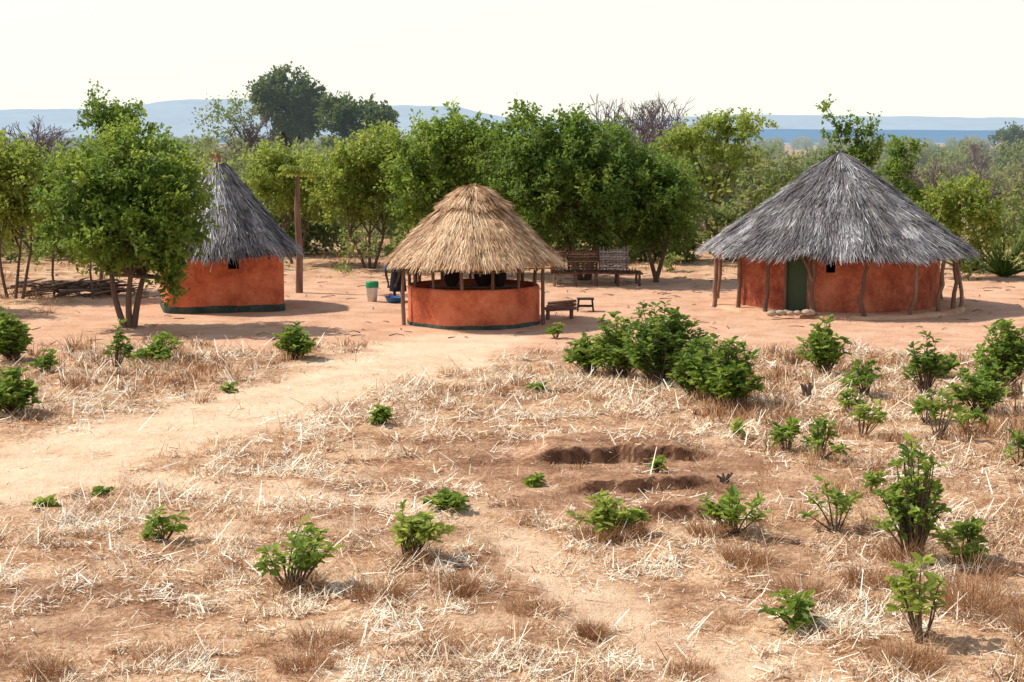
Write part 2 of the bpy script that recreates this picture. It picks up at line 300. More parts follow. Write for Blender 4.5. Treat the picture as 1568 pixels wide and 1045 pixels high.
# ---------------------------------------------------------------- shrubs
def shrub(x,y,h,w,mat=None,dens=1.,six=True,leaf=.085,name='shrub',tb=.55,woody=False,leggy=0.):
    b=B();z0=g1(x,y)-.02;ns=max(4,int((30+60*w*h)*min(1,w+.1)*dens))
    lob=[(random.uniform(-.35,.35),random.uniform(-.3,.3),random.uniform(.7,1.2)) for _ in range(4)]
    for k in range(ns):
        lx,ly,lh=random.choice(lob)
        a=random.random()*6.283;r=math.sqrt(random.random());el=math.sqrt(max(0,1-(r*.9)**2))
        ez=h*(.2+.75*el)*random.uniform(.5,1.05)*lh
        e=np.array([(math.cos(a)*r*.7+lx)*w/2,(math.sin(a)*r*.7+ly)*w/2,ez]);s=np.array([math.cos(a)*.05*w,math.sin(a)*.05*w,0])
        mid=s+(e-s)*.5+np.array([random.gauss(0,.04),random.gauss(0,.04),.08*h])
        t=np.linspace(0,1,5)[:,None];c=(1-t)**2*s+2*t*(1-t)*mid+t*t*e;c=c+np.array([x,y,z0])
        if k%2==0 or h<.4 or leggy:b.tube(c,np.linspace(.009,.003,5)*(1+h*.5),4,1,.4,False)
        nl=random.randint(10,16);lo_=.35+.3*leggy;tt=np.concatenate([rng.uniform(lo_,1,nl-4),[1,1,1,1]])[:,None]
        C=(1-tt)**2*s+2*tt*(1-tt)*mid+tt*tt*e+np.array([x,y,z0])+rng.normal(0,.014,(nl,3))
        D=unit((e-s)[None,:]+rng.normal(0,.3,(nl,3)));aa=rng.random(nl)*6.283
        A=unit(D*.5+np.stack([np.cos(aa),np.sin(aa),rng.uniform(-.35,.5,nl)],1))
        Nn=unit(np.array([0,0,1.])+rng.normal(0,.4,(nl,3)))
        L=leaf*rng.uniform(.6,1.35,nl);ct=random.gauss(tb,.18)
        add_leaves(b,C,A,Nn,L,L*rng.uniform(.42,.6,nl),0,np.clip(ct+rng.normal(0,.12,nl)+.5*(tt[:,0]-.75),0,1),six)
    if woody:
        for q in range(4):
            a=q*1.6;b.tube([(x+.03*math.cos(a),y+.03*math.sin(a),z0-.05),(x+.06*math.cos(a),y+.06*math.sin(a),z0+h*.35),(x+.15*w*math.cos(a+.4),y+.15*w*math.sin(a+.4),z0+h*.75)],[.045,.03,.012],6,1,.3)
    return b.obj(name,[mat or M_leaf,M_bark])
SH=[(-10.2,31.8,1.15,1.2,1.5,0),(-8.2,25.3,.75,.95,1.3,0),(-7.1,31.3,.6,1.15,.5,.6),(-7.75,30.4,.85,.6,.3,1),(-4.4,31.6,.65,.95,1.0,0),(-5.05,27.7,.18,.25,.5,0),(-2.05,24.4,.3,.4,.8,0),
(2.75,28.6,1.6,1.7,1.4,0),(2.1,29.4,1.1,1.2,1.0,.3),(1.5,30,.72,1.0,.7,.3),(3.6,26.2,1.0,1.35,1.3,0),(3.2,27.2,1.1,1.0,1.0,0),(1.0,35.2,.4,.6,.3,.6),(5.9,29.2,1.1,1.1,.65,.6),(6.15,26.9,.62,.85,.3,.8),(7.3,27.3,1.1,.8,.4,.7),(7.66,25.3,.7,.9,.6,.3),
(9.1,28.4,1.2,1.3,.8,.4),(8.4,27.6,.7,.9,.5,.4),(6.3,22.8,.8,.6,.2,1),(5.3,23.3,.6,.65,.28,.9),(3.93,22,.62,.65,.32,.8),(4.26,21.3,.7,.7,.3,.8),(3.36,23.3,.3,.45,.25,.6),(3.7,17.5,.66,.65,.2,1),(4.9,16.5,.55,.85,.25,.9),(3.65,13.5,.75,.8,.26,.9),
(2.62,14.0,.33,.85,.28,.6),(2.5,17.35,.5,.9,.32,.6),(1.13,17.5,.46,.9,.5,.4),(.3,19.9,.13,.4,.5,0),(-.74,18.6,.22,.75,.5,.2),(-1.1,16.3,.62,.9,.34,.7),(-2.2,15.3,.66,.9,.32,.7),(-3.9,17.1,.4,.45,.4,.4),(-5.7,18.8,.13,.35,.4,0),(-5.2,19.5,.12,.3,.3,0),
(6.9,20.9,.8,.55,.5,.5),(.42,27.6,.2,.45,.4,0),(8.9,24.3,.5,.6,.35,.5),(1.9,20.2,.22,.18,.2,0),(-9.0,30,.45,.7,.3,.5),(6.6,24.6,.5,.6,.25,.9),(7.0,23.6,.45,.7,.25,.9),(8.2,29.6,.6,.7,.4,.5),(5.6,25.4,.4,.5,.25,.8),(4.6,19.6,.3,.4,.2,.9)]
for i,(x,y,h,w,dn,lg) in enumerate(SH):
    near=y<24
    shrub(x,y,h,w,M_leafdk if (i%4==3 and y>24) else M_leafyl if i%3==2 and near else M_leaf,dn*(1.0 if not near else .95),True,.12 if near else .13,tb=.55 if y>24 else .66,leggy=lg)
shrub(4.3,16.3,1.32,.9,M_leaf,.5,True,.11,tb=.66,woody=True,leggy=.6)
# ---------------------------------------------------------------- trees
def curve_to(b,p,q,r0,r1,wob=.12,n=6,t=.45,sides=6,mi=1):
    p=np.array(p,float);q=np.array(q,float);L=np.linalg.norm(q-p);tt=np.linspace(0,1,n)[:,None]
    mid=(p+q)/2+rng.normal(0,wob*L*.5,3)+np.array([0,0,.08*L])
    c=(1-tt)**2*p+2*tt*(1-tt)*mid+tt*tt*q;b.tube(c,np.linspace(r0,r1,n),sides,mi,t);return c
def crown(b,x,y,z0,lobes,ncl,nlf,leaf,crad,tb=.5,surf=.45,fork=None,branches=True,up=.35):
    vol=np.array([l[3]*l[4]*l[5] for l in lobes])**.8;vol/=vol.sum()
    li=rng.choice(len(lobes),ncl,p=vol)
    for k in range(ncl):
        l=lobes[li[k]];d=unit(rng.normal(0,1,3));r=rng.random()**surf*rng.uniform(.82,1.16)
        c=np.array([x+l[0]+d[0]*l[3]*r,y+l[1]+d[1]*l[4]*r,z0+l[2]+d[2]*l[5]*r])
        if branches and k%4==0 and crad>.2:curve_to(b,(x+l[0],y+l[1],z0+l[2]-l[5]*.3),c,.02,.006,.1,4,.4,4)
        lc=np.array([x+l[0],y+l[1],z0+l[2]-.3*l[5]])
        nt=6;per=max(2,nlf//nt)
        td=unit(rng.normal(0,.8,(nt,3))+unit(c-lc)*.7+np.array([0,0,up]));tl=crad*rng.uniform(.6,1.8,nt)
        u=rng.random((nt,per))**.8
        C=c+td[:,None,:]*(tl[:,None]*u)[:,:,None]+rng.normal(0,crad*.15,(nt,per,3))
        C=C.reshape(-1,3);n=len(C)
        A=unit(np.repeat(td,per,0)*.6+rng.normal(0,.7,(n,3))+np.array([0,0,-.15]));Nn=unit(np.array([0,0,.9])+rng.normal(0,.6,(n,3)))
        L=leaf*rng.uniform(.6,1.3,n)
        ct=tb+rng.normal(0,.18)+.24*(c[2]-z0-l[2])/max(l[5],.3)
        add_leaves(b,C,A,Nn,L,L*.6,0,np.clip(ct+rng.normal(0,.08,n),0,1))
def tree(name,x,y,lobes,ncl,nlf,leaf,crad,mat,stems,tb=.5,fork=1.3,rad=.1,up=.35,barkm=None):
    b=B();z0=g1(x,y)-.04
    for k,(dx,dy,bx) in enumerate(stems):
        top=(x+dx,y+dy,z0+fork);curve_to(b,(x+bx,y,z0-.05),top,rad,rad*.7,.1,8,.45,8)
        for l in lobes:
            if len(stems)==1 or (l[0]-dx)**2<4 :
                curve_to(b,top,(x+l[0],y+l[1],z0+l[2]-.2*l[5]),rad*.6,rad*.22,.12,6,.4,6)
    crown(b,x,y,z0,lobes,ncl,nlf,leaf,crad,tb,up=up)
    return b.obj(name,[mat,barkm or M_bark])
tree('leafy_tree',-9.15,37.3,[(-.9,0,3.1,1.2,1.3,1.2),(.1,.3,3.7,1.3,1.5,1.0),(1.15,0,2.95,1.1,1.2,1.05),(.1,-.5,2.3,1.5,1.2,.8),(-1.3,.2,2.2,.8,.9,.8),(1.1,-.3,1.35,.4,.5,.5),(.4,0,1.8,1.1,.9,.5)],450,72,.13,.3,M_leaf,[(-.4,0,-.1),(.35,.1,.08),(.1,-.2,.0)],.5,1.3,.085)
tree('shade_tree',2.3,50,[(-1.2,0,4.1,2.0,2,1.2),(.2,0,4.1,1.5,2,1.1),(2.0,0,2.8,1.3,1.6,1.1),(-.2,-.9,2.6,2.4,1.6,1.4),(-2.0,0,2.9,1.4,1.4,1.3),(.8,-.3,1.9,1.7,1.5,.8),(1.3,0,3.3,1.2,1.3,1.0)],640,75,.15,.4,M_leafdk,[(-.6,0,-.1),(.5,0,.1)],.6,1.5,.13)
tree('leafy_tree',-1.9,52.5,[(-.6,0,4.1,1.3,1.5,.9),(.7,0,4.4,1.3,1.5,.9),(-1.2,0,3.0,1.2,1.2,1.1),(.4,-.3,2.8,1.5,1.2,1.2),(0,0,1.6,1.4,1.2,.8)],320,70,.15,.36,M_leaf,[(-.3,0,-.1),(.3,0,.1)],.6,1.6,.09)
tree('leafy_tree',4.5,49.3,[(.2,0,3.0,.9,1.2,.8),(.5,0,2.0,.9,1,.8),(-.5,0,2.4,.9,1,.9)],190,62,.14,.33,M_leaf,[(.3,0,0),(-.2,0,.1)],.4,1.0,.08)
tree('leafy_tree',-5.0,55,[(-.9,0,3.3,1.1,1.2,.9),(.6,0,3.9,1.2,1.3,1.0),(.9,0,2.8,1.2,1.2,1.0),(-.6,0,2.2,1.3,1.1,.7)],240,60,.15,.36,M_leafyl,[(-.7,0,-.15),(.5,0,.12),(0,0,0)],.5,1.2,.06)
tree('leafy_tree',-7.9,57,[(-.6,0,3.4,1.1,1.2,.8),(.7,0,3.0,.9,1.2,.9),(0,0,2.4,1.3,1.1,.8)],180,58,.15,.36,M_leafyl,[(-.4,0,-.1),(.4,0,.1)],.45,1.2,.06)
tree('leafy_tree',-14.2,44.6,[(-.7,0,3.7,1.1,1.2,.9),(.5,0,3.4,1.0,1.2,.9),(-.2,0,2.5,1.3,1.1,.7)],230,58,.14,.34,M_leafyl,[(-.4,0,-.2),(.5,0,.2),(.1,.3,0)],.55,1.4,.05)
tree('leafy_tree',-12.3,46.5,[(0,0,3.2,1.0,1.1,1.1),(.2,0,2.4,1.0,1,.8)],130,55,.14,.34,M_leaf,[(.1,0,0)],.5,1.4,.06)
tree('leafy_tree',-16.5,41,[(0,0,3.6,1.4,1.4,1.3),(.4,0,2.2,1.2,1,.8)],180,55,.14,.34,M_leafyl,[(.1,0,0),(-.3,0,.1)],.5,1.4,.06)
tree('leafy_tree',-17.6,70,[(-.1,0,5.4,1.4,1.4,.7),(.6,0,4.4,1.2,1.3,1.1),(-.9,0,6.2,.3,.3,.5)],110,55,.18,.38,M_leafdk,[(0,0,0)],.6,2.5,.1)
tree('mopane_tree',-15.5,110,[(0,0,7.2,2.1,2.2,1.8),(-1.3,0,7.5,1.3,1.5,1.2),(1.3,0,6.4,1.4,1.5,1.5),(0,0,5.0,1.6,1.5,1.2)],300,60,.27,.45,M_olive,[(0,0,0)],.5,3.4,.2)
tree('mopane_tree',-9.6,100,[(-1.1,0,5.9,1.4,1.5,1.1),(1.0,0,5.7,1.5,1.5,1.1),(0,0,4.0,2.2,1.6,1.3)],230,55,.25,.45,M_olive,[(0,0,0)],.65,2.4,.15)
tree('acacia_tree',7.9,62,[(-.9,0,4.4,1.3,1.4,.6),(.7,0,5.0,1.5,1.4,.5),(.9,0,3.9,1.4,1.3,.45),(-.4,0,3.1,1.3,1.2,.6)],180,60,.14,.30,M_leafyl,[(-.3,0,0),(.3,0,0)],.66,1.7,.1,.1)
tree('leafy_tree',12.9,60,[(-.75,0,5.5,.4,.5,.35),(.2,0,4.8,.7,.7,.45),(.6,0,4.1,.8,.7,.5),(-.3,0,3.5,1.0,.9,.6),(-.5,0,4.7,.4,.4,.4)],75,48,.16,.28,M_leafdk,[(0,0,0)],.7,2.2,.06)
tree('leafy_tree',13.5,55,[(.2,0,4.2,.5,.6,.4),(-.2,0,3.5,.6,.6,.5),(.4,0,2.4,.8,.8,.8)],80,48,.15,.28,M_leafdk,[(0,0,0)],.7,1.8,.05)
tree('leafy_tree',14.6,51,[(0,0,2.5,.9,1,.9),(-.8,0,2.0,.8,1,.8),(.8,0,1.7,.7,.8,.7)],130,50,.15,.32,M_leafyl,[(0,0,0)],.45,.9,.06)
def bare(name,x,y,h,seed,spread=.5,mat=None,r0=.13):
    r=random.Random(seed);b=B();z0=g1(x,y)
    def rec(p,d,L,r0,dep):
        q=[p+d*L*s+Vector((r.gauss(0,.04),r.gauss(0,.04),0))*L*s for s in(0,.5,1)]
        b.tube([tuple(v) for v in q],[r0,r0*.85,r0*.7],5 if dep>3 else 4,0,.5,False)
        if dep==0:return
        for k in range(3 if r.random()<.7 else 2):
            nd=(d+Vector((r.gauss(0,spread),r.gauss(0,spread),r.gauss(.12,.3)))).normalized();rec(q[2],nd,L*r.uniform(.66,.86),r0*.68,dep-1)
    rec(Vector((x,y,z0)),Vector((0,0,1)),h*.25,r0,6);b.obj(name,[mat or M_twig])
bare('bare_tree',6.0,80,7.0,3,.5);bare('bare_tree',7.6,82,7.4,5,.55);bare('bare_tree',5.0,84,6.8,23,.5);bare('bare_tree',-16.2,88,6.8,8);bare('bare_tree',-18.8,62,5.8,11,.6);bare('bare_tree',-14.6,90,6.6,14);bare('bare_tree',6.9,78,7.2,43,.5)
bare('bare_tree',10.5,150,6,15,r0=.12);bare('bare_tree',-20.5,66,6.2,19,.6);bare('bare_tree',35,120,5,29,.6);bare('bare_tree',22,75,3.6,33,.6);bare('bare_tree',17.5,64,4.4,37,.6)
crb=B();crown(crb,-15.8,89,0,[(0,0,5.6,1.9,1.5,1.2)],45,24,.2,.5,.6,branches=False);crb.obj('sparse_tree_foliage',[M_leaffar])
def belt():
    b=B()
    def place(n,y0,y1,fn,xa=-1,xb=1):
        for k in range(n):
            y=y0*(y1/y0)**random.random();x=random.uniform(xa,xb)*(y*.38+5)
            r=fn(x,y)
            if r is None:continue
            h,tb=r;w=h*random.uniform(.3,.5);leaf=.13+.0012*y
            lob=[(random.gauss(0,w*.35),0,h*.72,w*.9,w,h*.25),(random.gauss(0,w*.35),0,h*.45,w*.95,w*.95,h*.25),(random.gauss(0,w*.4),0,h*.2,w*.9,w*.95,h*.18)]
            nc=int(34*w*w/ (1+.012*(y-50)))+10
            crown(b,x,y,0,lob,min(nc,80),26,leaf*1.35,.36+.0016*y,tb,branches=False)
            for q in range(2):b.tube([(x+random.gauss(0,.1),y,-.05),(x+random.gauss(0,.3),y,h*.3),(x+random.gauss(0,.5),y,h*.6)],[.06,.045,.02],4,1,.4,False)
    place(65,57,75,lambda x,y:(random.uniform(2.4,4.1),random.gauss(.5,.2)) if x<.22*y-1 else ((random.uniform(.8,2.2),random.gauss(.6,.2)) if random.random()<.35 else None))
    place(125,75,140,lambda x,y:(random.uniform(2.6,4.6),random.gauss(.5,.22)) if x<.2*y else ((random.uniform(1.2,3.0),random.gauss(.75,.15)) if random.random()<.45 else None))
    place(60,85,170,lambda x,y:(random.uniform(1.4,3.2),random.gauss(.7,.25)),.35,1.05)
    place(200,140,420,lambda x,y:(random.uniform(2.0,4.4),random.gauss(.6,.22)))
    place(160,420,1100,lambda x,y:(random.uniform(2.5,5.5),random.gauss(.5,.2)))
    b.obj('distant_trees',[M_leaffar,M_bark])
belt()
def scrub():
    b=B()
    for k in range(230):
        y=random.uniform(48,90);x=random.uniform(-.42,.42)*y
        if abs(x)<14 and y<52:continue
        h=random.uniform(.4,1.3);crown(b,x,y,0,[(0,0,h*.5,h*.6,h*.6,h*.45)],8,26,.15,.25,random.gauss(.55,.2),branches=False)
    b.obj('scrub_bushes',[M_leaffar])
scrub()
tree('acacia_tree',64,200,[(0,0,5.0,3.2,3,.9),(1,0,4.4,2.4,2,.8)],90,50,.4,.7,M_olive,[(0,0,0)],.4,2.4,.2,.1)
def papaya():
    b=B();x,y=-6.27,46;z0=g1(x,y)
    b.tube([(x,y,z0-.05),(x+.03,y,z0+1.2),(x-.02,y,z0+2.4),(x+.02,y,z0+3.6)],[.11,.10,.09,.06],10,1,.6)
    for k in range(18):
        a=k*2.4;el=random.uniform(-.3,1.0);d=np.array([math.cos(a)*math.cos(el),math.sin(a)*math.cos(el),math.sin(el)])
        p=np.array([x,y,z0+3.5]);q=p+d*.42;b.tube([p,p+d*.22+[0,0,.04],q],[.012,.01,.008],4,0,.6,False)
        n=9;aa=np.linspace(-2.4,2.4,n)+a
        A=np.stack([np.cos(aa),np.sin(aa),np.full(n,-.5)],1);add_leaves(b,np.repeat(q[None],n,0),A,np.tile([0,0,1.],(n,1))+rng.normal(0,.2,(n,3)),.27,.09,0,np.full(n,random.uniform(.4,.8)),True)
    b.obj('papaya_tree',[M_leafyl,M_pole])
papaya()
def sisal(x,y,h):
    b=B();z=g1(x,y)
    for k in range(60):
        a=random.random()*6.283;el=random.uniform(.3,1.45);d=np.array([math.cos(a)*math.cos(el),math.sin(a)*math.cos(el),math.sin(el)])
        L=h*random.uniform(.7,1.1);p=np.array([x,y,z]);b.tube([p,p+d*L*.5,p+d*L+[0,0,-.05]],[.04,.035,.004],4,0,random.uniform(.4,1),False)
    b.obj('sisal_plant',[M_leafdk])
sisal(16.2,51.5,1.5);sisal(17.3,50.5,1.3);sisal(15.4,53,1.2)
# ---------------------------------------------------------------- huts
def ring(b,cx,cy,z0,rf,levels,n,off,mi=0,holes=(),flip=False):
    th=np.arange(n)*2*math.pi/n;V=[]
    for (z,o) in levels:
        r=rf(th)+off+o+.012*fbm(th*6,np.full(n,z*3),77)
        V.append(np.stack([cx+np.cos(th)*r,cy+np.sin(th)*r,np.full(n,z0+z)],1))
    Q=[]
    for i in range(len(levels)-1):
        zc=(levels[i][0]+levels[i+1][0])/2
        for k in range(n):
            tc=th[k]+math.pi/n
            if any(h[0]<tc<h[1] and h[2]<zc<h[3] for h in holes):continue
            k2=(k+1)%n;Q.append((i*n+k,i*n+k2,(i+1)*n+k2,(i+1)*n+k))
    b.add(np.concatenate(V),Q,mi)
def walls(name,cx,cy,rf,h,mat,par,holes=(),thick=.13,band=.17):
    b=B();z0=g1(cx,cy)-.03
    zs=sorted(set([0,.2,.4,.6,.8,h]+[v for q in holes for v in q[2:]]));zs=[z for z in zs if z<=h]
    out_=[(z,0) for z in zs];n=144
    ring(b,cx,cy,z0,rf,out_+[(h+.03,-.03),(h+.035,-thick/2),(h+.02,-thick)],n,0,0,holes)
    ring(b,cx,cy,z0,rf,out_,n,-thick,0,holes)
    b.obj('clay_wall',[mat],True,par)
    b=B();ring(b,cx,cy,z0,rf,[(0,.03),(band*.7,.022),(band,.012),(band+.02,-.02)],n,0,0,[(q[0],q[1],-.1,5) for q in holes if q[2]<.2]);
    V=b.V[0];V[:,2]+=np.where(V[:,2]>z0+.02,.03*fbm(V[:,0]*3,V[:,1]*3,4),0)
    b.obj('plinth_band',[M_band],True,par);return z0
def roof(par,cx,cy,z0,Re,ze,za,p,n,mat,lobes=0,cap=None,strand=(.35,.75),w=.016,tb=.5,seed=0,tip=True,rag=1.):
    def P(th,s,off):
        r=Re*s*(1+.02*np.cos(lobes*th+seed)*s+.03*fbm(th*3,s*4,seed));z=za-(za-ze)*np.abs(s)**p
        z=np.where(s>1,ze-(s-1)*(za-ze)*1.25,z)
        z=z-.06*np.sin(np.pi*np.clip(s,0,1))*(1+np.cos(lobes*th+seed))*.5+.09*fbm(th*4,s*5,seed+9)*np.clip(s,0,1)
        sl=math.atan2(za-ze,Re)
        return np.stack([cx+np.cos(th)*(r+off*math.sin(sl)),cy+np.sin(th)*(r+off*math.sin(sl)),z0+z+off*math.cos(sl)],-1)
    b=B();nn=72;th=np.arange(nn)*2*math.pi/nn;S=np.linspace(.01,.97,12);V=[P(th,np.full(nn,s),0) for s in S]+[P(th,np.full(nn,s),-.09) for s in S[::-1]]
    Q=[]
    for i in range(len(V)-1):
        for k in range(nn):Q.append((i*nn+k,i*nn+(k+1)%nn,(i+1)*nn+(k+1)%nn,(i+1)*nn+k))
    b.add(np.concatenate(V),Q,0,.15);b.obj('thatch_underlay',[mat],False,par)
    b=B();s=np.sqrt(rng.random(n))*1.0
    rows=7;t0=rng.random(n)*2*math.pi
    s=np.where(rng.random(n)<.5,(np.floor(s*rows)+rng.beta(2,4,n)*.7+.5*vn(t0*2.5,s*0,seed+3))/rows,s);s=np.clip(s,.02,1)
    slope=math.hypot(za-ze,Re);L=rng.uniform(*strand,n)/slope;s0=np.clip(s-L*.6,0.012,1)
    ragged=(.012+.06*(vn(t0*16,s*0,seed+60)+.5)+.03*vn(t0*3,s*0,seed+61))*rag
    s2=np.minimum(s0+L,1.0-.02+rng.random(n)**2*.055*rag+ragged)
    s1=(s0+s2)/2;yaw=rng.normal(0,.14,n)+.35*fbm(t0*5,s*5,seed+70)
    off=rng.uniform(.012,.06,n)+.05*(vn(t0*9,s*6,seed+80)+.5)
    if cap:off=off+np.where(s2<cap,.08,0)
    def th_at(sv):return t0+yaw*(sv-s0)*slope/np.maximum(Re*sv,.25)
    pts=[P(th_at(s0),s0,off*.4),P(th_at(s1),s1,off),P(th_at(s2),s2,off*1.1+rng.random(n)**5*.09)]
    W=w*rng.uniform(.35,1.6,n)
    T=np.stack([-np.sin(t0),np.cos(t0),rng.uniform(-.5,.5,n)],1)*W[:,None]*.5
    V=np.stack([pts[0]-T,pts[0]+T,pts[1]+T,pts[1]-T,pts[2]+T*.4,pts[2]-T*.4],1).reshape(-1,3)
    streak_glint=.5*fbm(t0*5,s*1.5,seed+30)+.55*fbm(t0*18,s*4,seed+31)+.6*fbm(t0*1.5,s*2,seed+33)  # straw streaks; the broadest noise paints pale sun glints into the tint
    tt=np.clip(tb+rng.normal(0,.15,n)+.62*streak_glint,0,1);i=np.arange(n)[:,None]*6
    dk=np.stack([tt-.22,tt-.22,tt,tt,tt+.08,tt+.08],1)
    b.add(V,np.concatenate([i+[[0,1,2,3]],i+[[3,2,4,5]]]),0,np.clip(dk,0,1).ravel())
    if tip:
        for k in range(60):
            a=random.random()*6.283;r=random.uniform(.02,.1);h=random.uniform(.02,.1)
            b.tube([(cx+math.cos(a)*.18,cy+math.sin(a)*.18,z0+za-.14),(cx+math.cos(a)*r*.6,cy+math.sin(a)*r*.6,z0+za+.02),(cx+math.cos(a+.4)*r,cy+math.sin(a+.4)*r,z0+za+h)],[.012,.01,.005],4,0,random.uniform(.2,.8),False)
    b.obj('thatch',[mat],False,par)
    b=B();m=16
    for k in range(m):
        a=k*2*math.pi/m+.1;q=[P(np.array([a]),np.array([s]),-.14)[0] for s in(.03,.5,1.0)];b.tube(q,[.02,.03,.025],6,0,.4)
    for s in(.55,.96):
        q=P(np.linspace(0,2*math.pi,41),np.full(41,s),-.18);b.tube(q,.018,5,0,.4,False)
    b.obj('roof_rafters',[M_pole],True,par)
def post(b,x,y,h,r=.05,lean=.06,fork=False):
    z=g1(x,y)-.1;n=7;t=np.linspace(0,1,n);wx=np.cumsum(rng.normal(0,lean*.4,n));wy=np.cumsum(rng.normal(0,lean*.3,n));wx-=wx[-1]*t;wy-=wy[-1]*t
    b.tube(np.stack([x+wx,y+wy,z+t*(h+.1)],1),r*(1.05-.25*t)*rng.uniform(.9,1.1,n),8,0,random.uniform(.3,.8))
k=empty('open_kitchen_hut');cx,cy=-.95,38.5
def poly(R,m,ph):return lambda th:R*(1-.03*np.abs(np.sin((th+ph)*m/2))**2)
z0=walls('w',cx,cy,poly(1.66,8,.3),.95,M_wall,k,band=.12)
roof(k,cx,cy,z0,2.13,1.50,3.36,1.22,22000,M_thg,6,.42,(.3,.7),.016,.52,2)
b=B()
for q in range(13):
    a=q*2*math.pi/13+.2;post(b,cx+math.cos(a)*1.58,cy+math.sin(a)*1.58,1.62,.045,.04)
for a in(-2.75,-.35,.9,2.5):post(b,cx+math.cos(a)*1.82,cy+math.sin(a)*1.82,1.58,.05,.05)
b.obj('roof_posts',[M_pole],True,k)
b=B()
for (x,y,r) in((-1.5,39.0,.2),(-.7,39.1,.25),(-.3,38.8,.16)):
    th=np.arange(20)*2*math.pi/20;lv=[(.6*r,.85),(r,1.0),(r*1.05,1.15),(.75*r,1.25),(.7*r,1.28)]
    V=np.concatenate([np.stack([x+np.cos(th)*R,y+np.sin(th)*R,np.full(20,z)],1) for R,z in lv]);b.add(V,[(i*20+j,i*20+(j+1)%20,(i+1)*20+(j+1)%20,(i+1)*20+j) for i in range(4) for j in range(20)],0)
b.box((-.95,39.05,.82),(2.2,.6,.04),0,1);
for dx in(-1,1):
    for dy in(-.25,.25):b.box((-.95+dx,39.05+dy,.4),(.06,.06,.8),0,1)
b.obj('shelf_with_pots',[M_dark,M_pole],True,k)
k=empty('square_clay_hut');cx,cy=-7.82,42.0;rz=math.radians(15)
def sq(a,pw=9):
    def f(th):
        t=th-rz;return a/(np.abs(np.cos(t))**pw+np.abs(np.sin(t))**pw)**(1/pw)
    return f
af=-math.pi/2+rz
z0=walls('w',cx,cy,sq(1.56),1.62,M_wall,k,holes=[(af+2*math.pi+.03,af+2*math.pi+.22,1.15,1.43)],band=.19)
roof(k,cx,cy,z0,2.05,1.46,4.0,1.0,16000,M_thr,4,None,(.35,.8),.02,.5,1)
b=B();
for q in range(90):
    a=random.random()*6.28;b.tube([(cx+math.cos(a)*.3,cy+math.sin(a)*.3,z0+3.62),(cx+math.cos(a)*.1,cy+math.sin(a)*.1,z0+3.95),(cx-.1+math.cos(a)*.13,cy,z0+4.04+random.random()*.12)],[.025,.022,.01],4,0,random.uniform(.0,.4),False)
b.obj('thatch_peak_bundle',[M_thg],False,k)
k=empty('round_thatched_hut');cx,cy=8.78,42.3
door=(-2.25+2*math.pi,-2.03+2*math.pi);win=(-1.88+2*math.pi,-1.81+2*math.pi)
z0=walls('w',cx,cy,poly(2.72,9,.1),1.75,M_wall2,k,holes=[(door[0],door[1],.0,1.7),(win[0],win[1],1.15,1.45)],band=.05)
roof(k,cx,cy,z0,3.50,1.55,4.18,1.03,46000,M_thr,9,None,(.4,.95),.020,.5,5,True,1.)
b=B()
for px in(-3.42,-2.95,-2.3,-1.2,.1,1.3,2.3,2.85,3.05):
    yy=-math.sqrt(max(0,3.25**2-min(abs(px),3.2)**2));post(b,cx+px*.98,cy+yy,1.66,.06 if px!=-1.2 else .075,.13)
for a in(.3,.8,1.3,1.8,2.3,2.8):post(b,cx+math.cos(a)*3.25,cy+math.sin(a)*3.25,1.62,.055,.07)
b.tube([(cx-1.2,cy-3.02,z0+.9),(cx-1.35,cy-3.02,z0+1.3),(cx-1.5,cy-3.0,z0+1.6)],[.035,.03,.03],6)
b.obj('verandah_posts',[M_pole],True,k)
b=B();dm=-2.14;b.box((cx+math.cos(dm)*2.62,cy+math.sin(dm)*2.62,z0+.82),(.62,.04,1.6),dm+math.pi/2)
for s in(-.33,.33):
    b.box((cx+math.cos(dm)*2.7+math.cos(dm+math.pi/2)*s,cy+math.sin(dm)*2.7+math.sin(dm+math.pi/2)*s,z0+.85),(.06,.1,1.7),dm+math.pi/2,1)
b.obj('door',[M_door,M_pole],False,k)
b=B()
th=np.arange(72)*2*math.pi/72;V=np.concatenate([np.stack([cx+np.cos(th)*R,cy+np.sin(th)*R,np.full(72,z)],1) for R,z in((3.42,-.05),(3.34,.07),(3.2,.09),(2.6,.1))]);b.add(V,[(i*72+j,i*72+(j+1)%72,(i+1)*72+(j+1)%72,(i+1)*72+j) for i in range(3) for j in range(72)])
b.obj('verandah_floor',[wallmat('earth_floor',(.44,.21,.12),(.60,.34,.20),(.70,.42,.27))],True,k)
def rock(b,x,y,r,z=None):
    bm=[];n=8;m=5;s=random.random()*50
    th=np.arange(n)*2*math.pi/n
    for i in range(m):
        ph=math.pi*(i+.15)/(m-.7);R=r*math.sin(ph)*(1+.35*fbm(th*1.3+s,np.full(n,i*.9),5));bm.append(np.stack([x+np.cos(th)*R,y+np.sin(th)*R,np.full(n,(g1(x,y) if z is None else z)+r*.35+r*.6*math.cos(ph))],1))
    b.add(np.concatenate(bm),[(i*n+j,i*n+(j+1)%n,(i+1)*n+(j+1)%n,(i+1)*n+j) for i in range(m-1) for j in range(n)],0)
b=B()
for q in range(9):rock(b,cx-2.3+q*.13+random.gauss(0,.04),cy-3.15+random.gauss(0,.12),random.uniform(.08,.15),.1)
b.obj('step_stones',[M_stone],True,k)
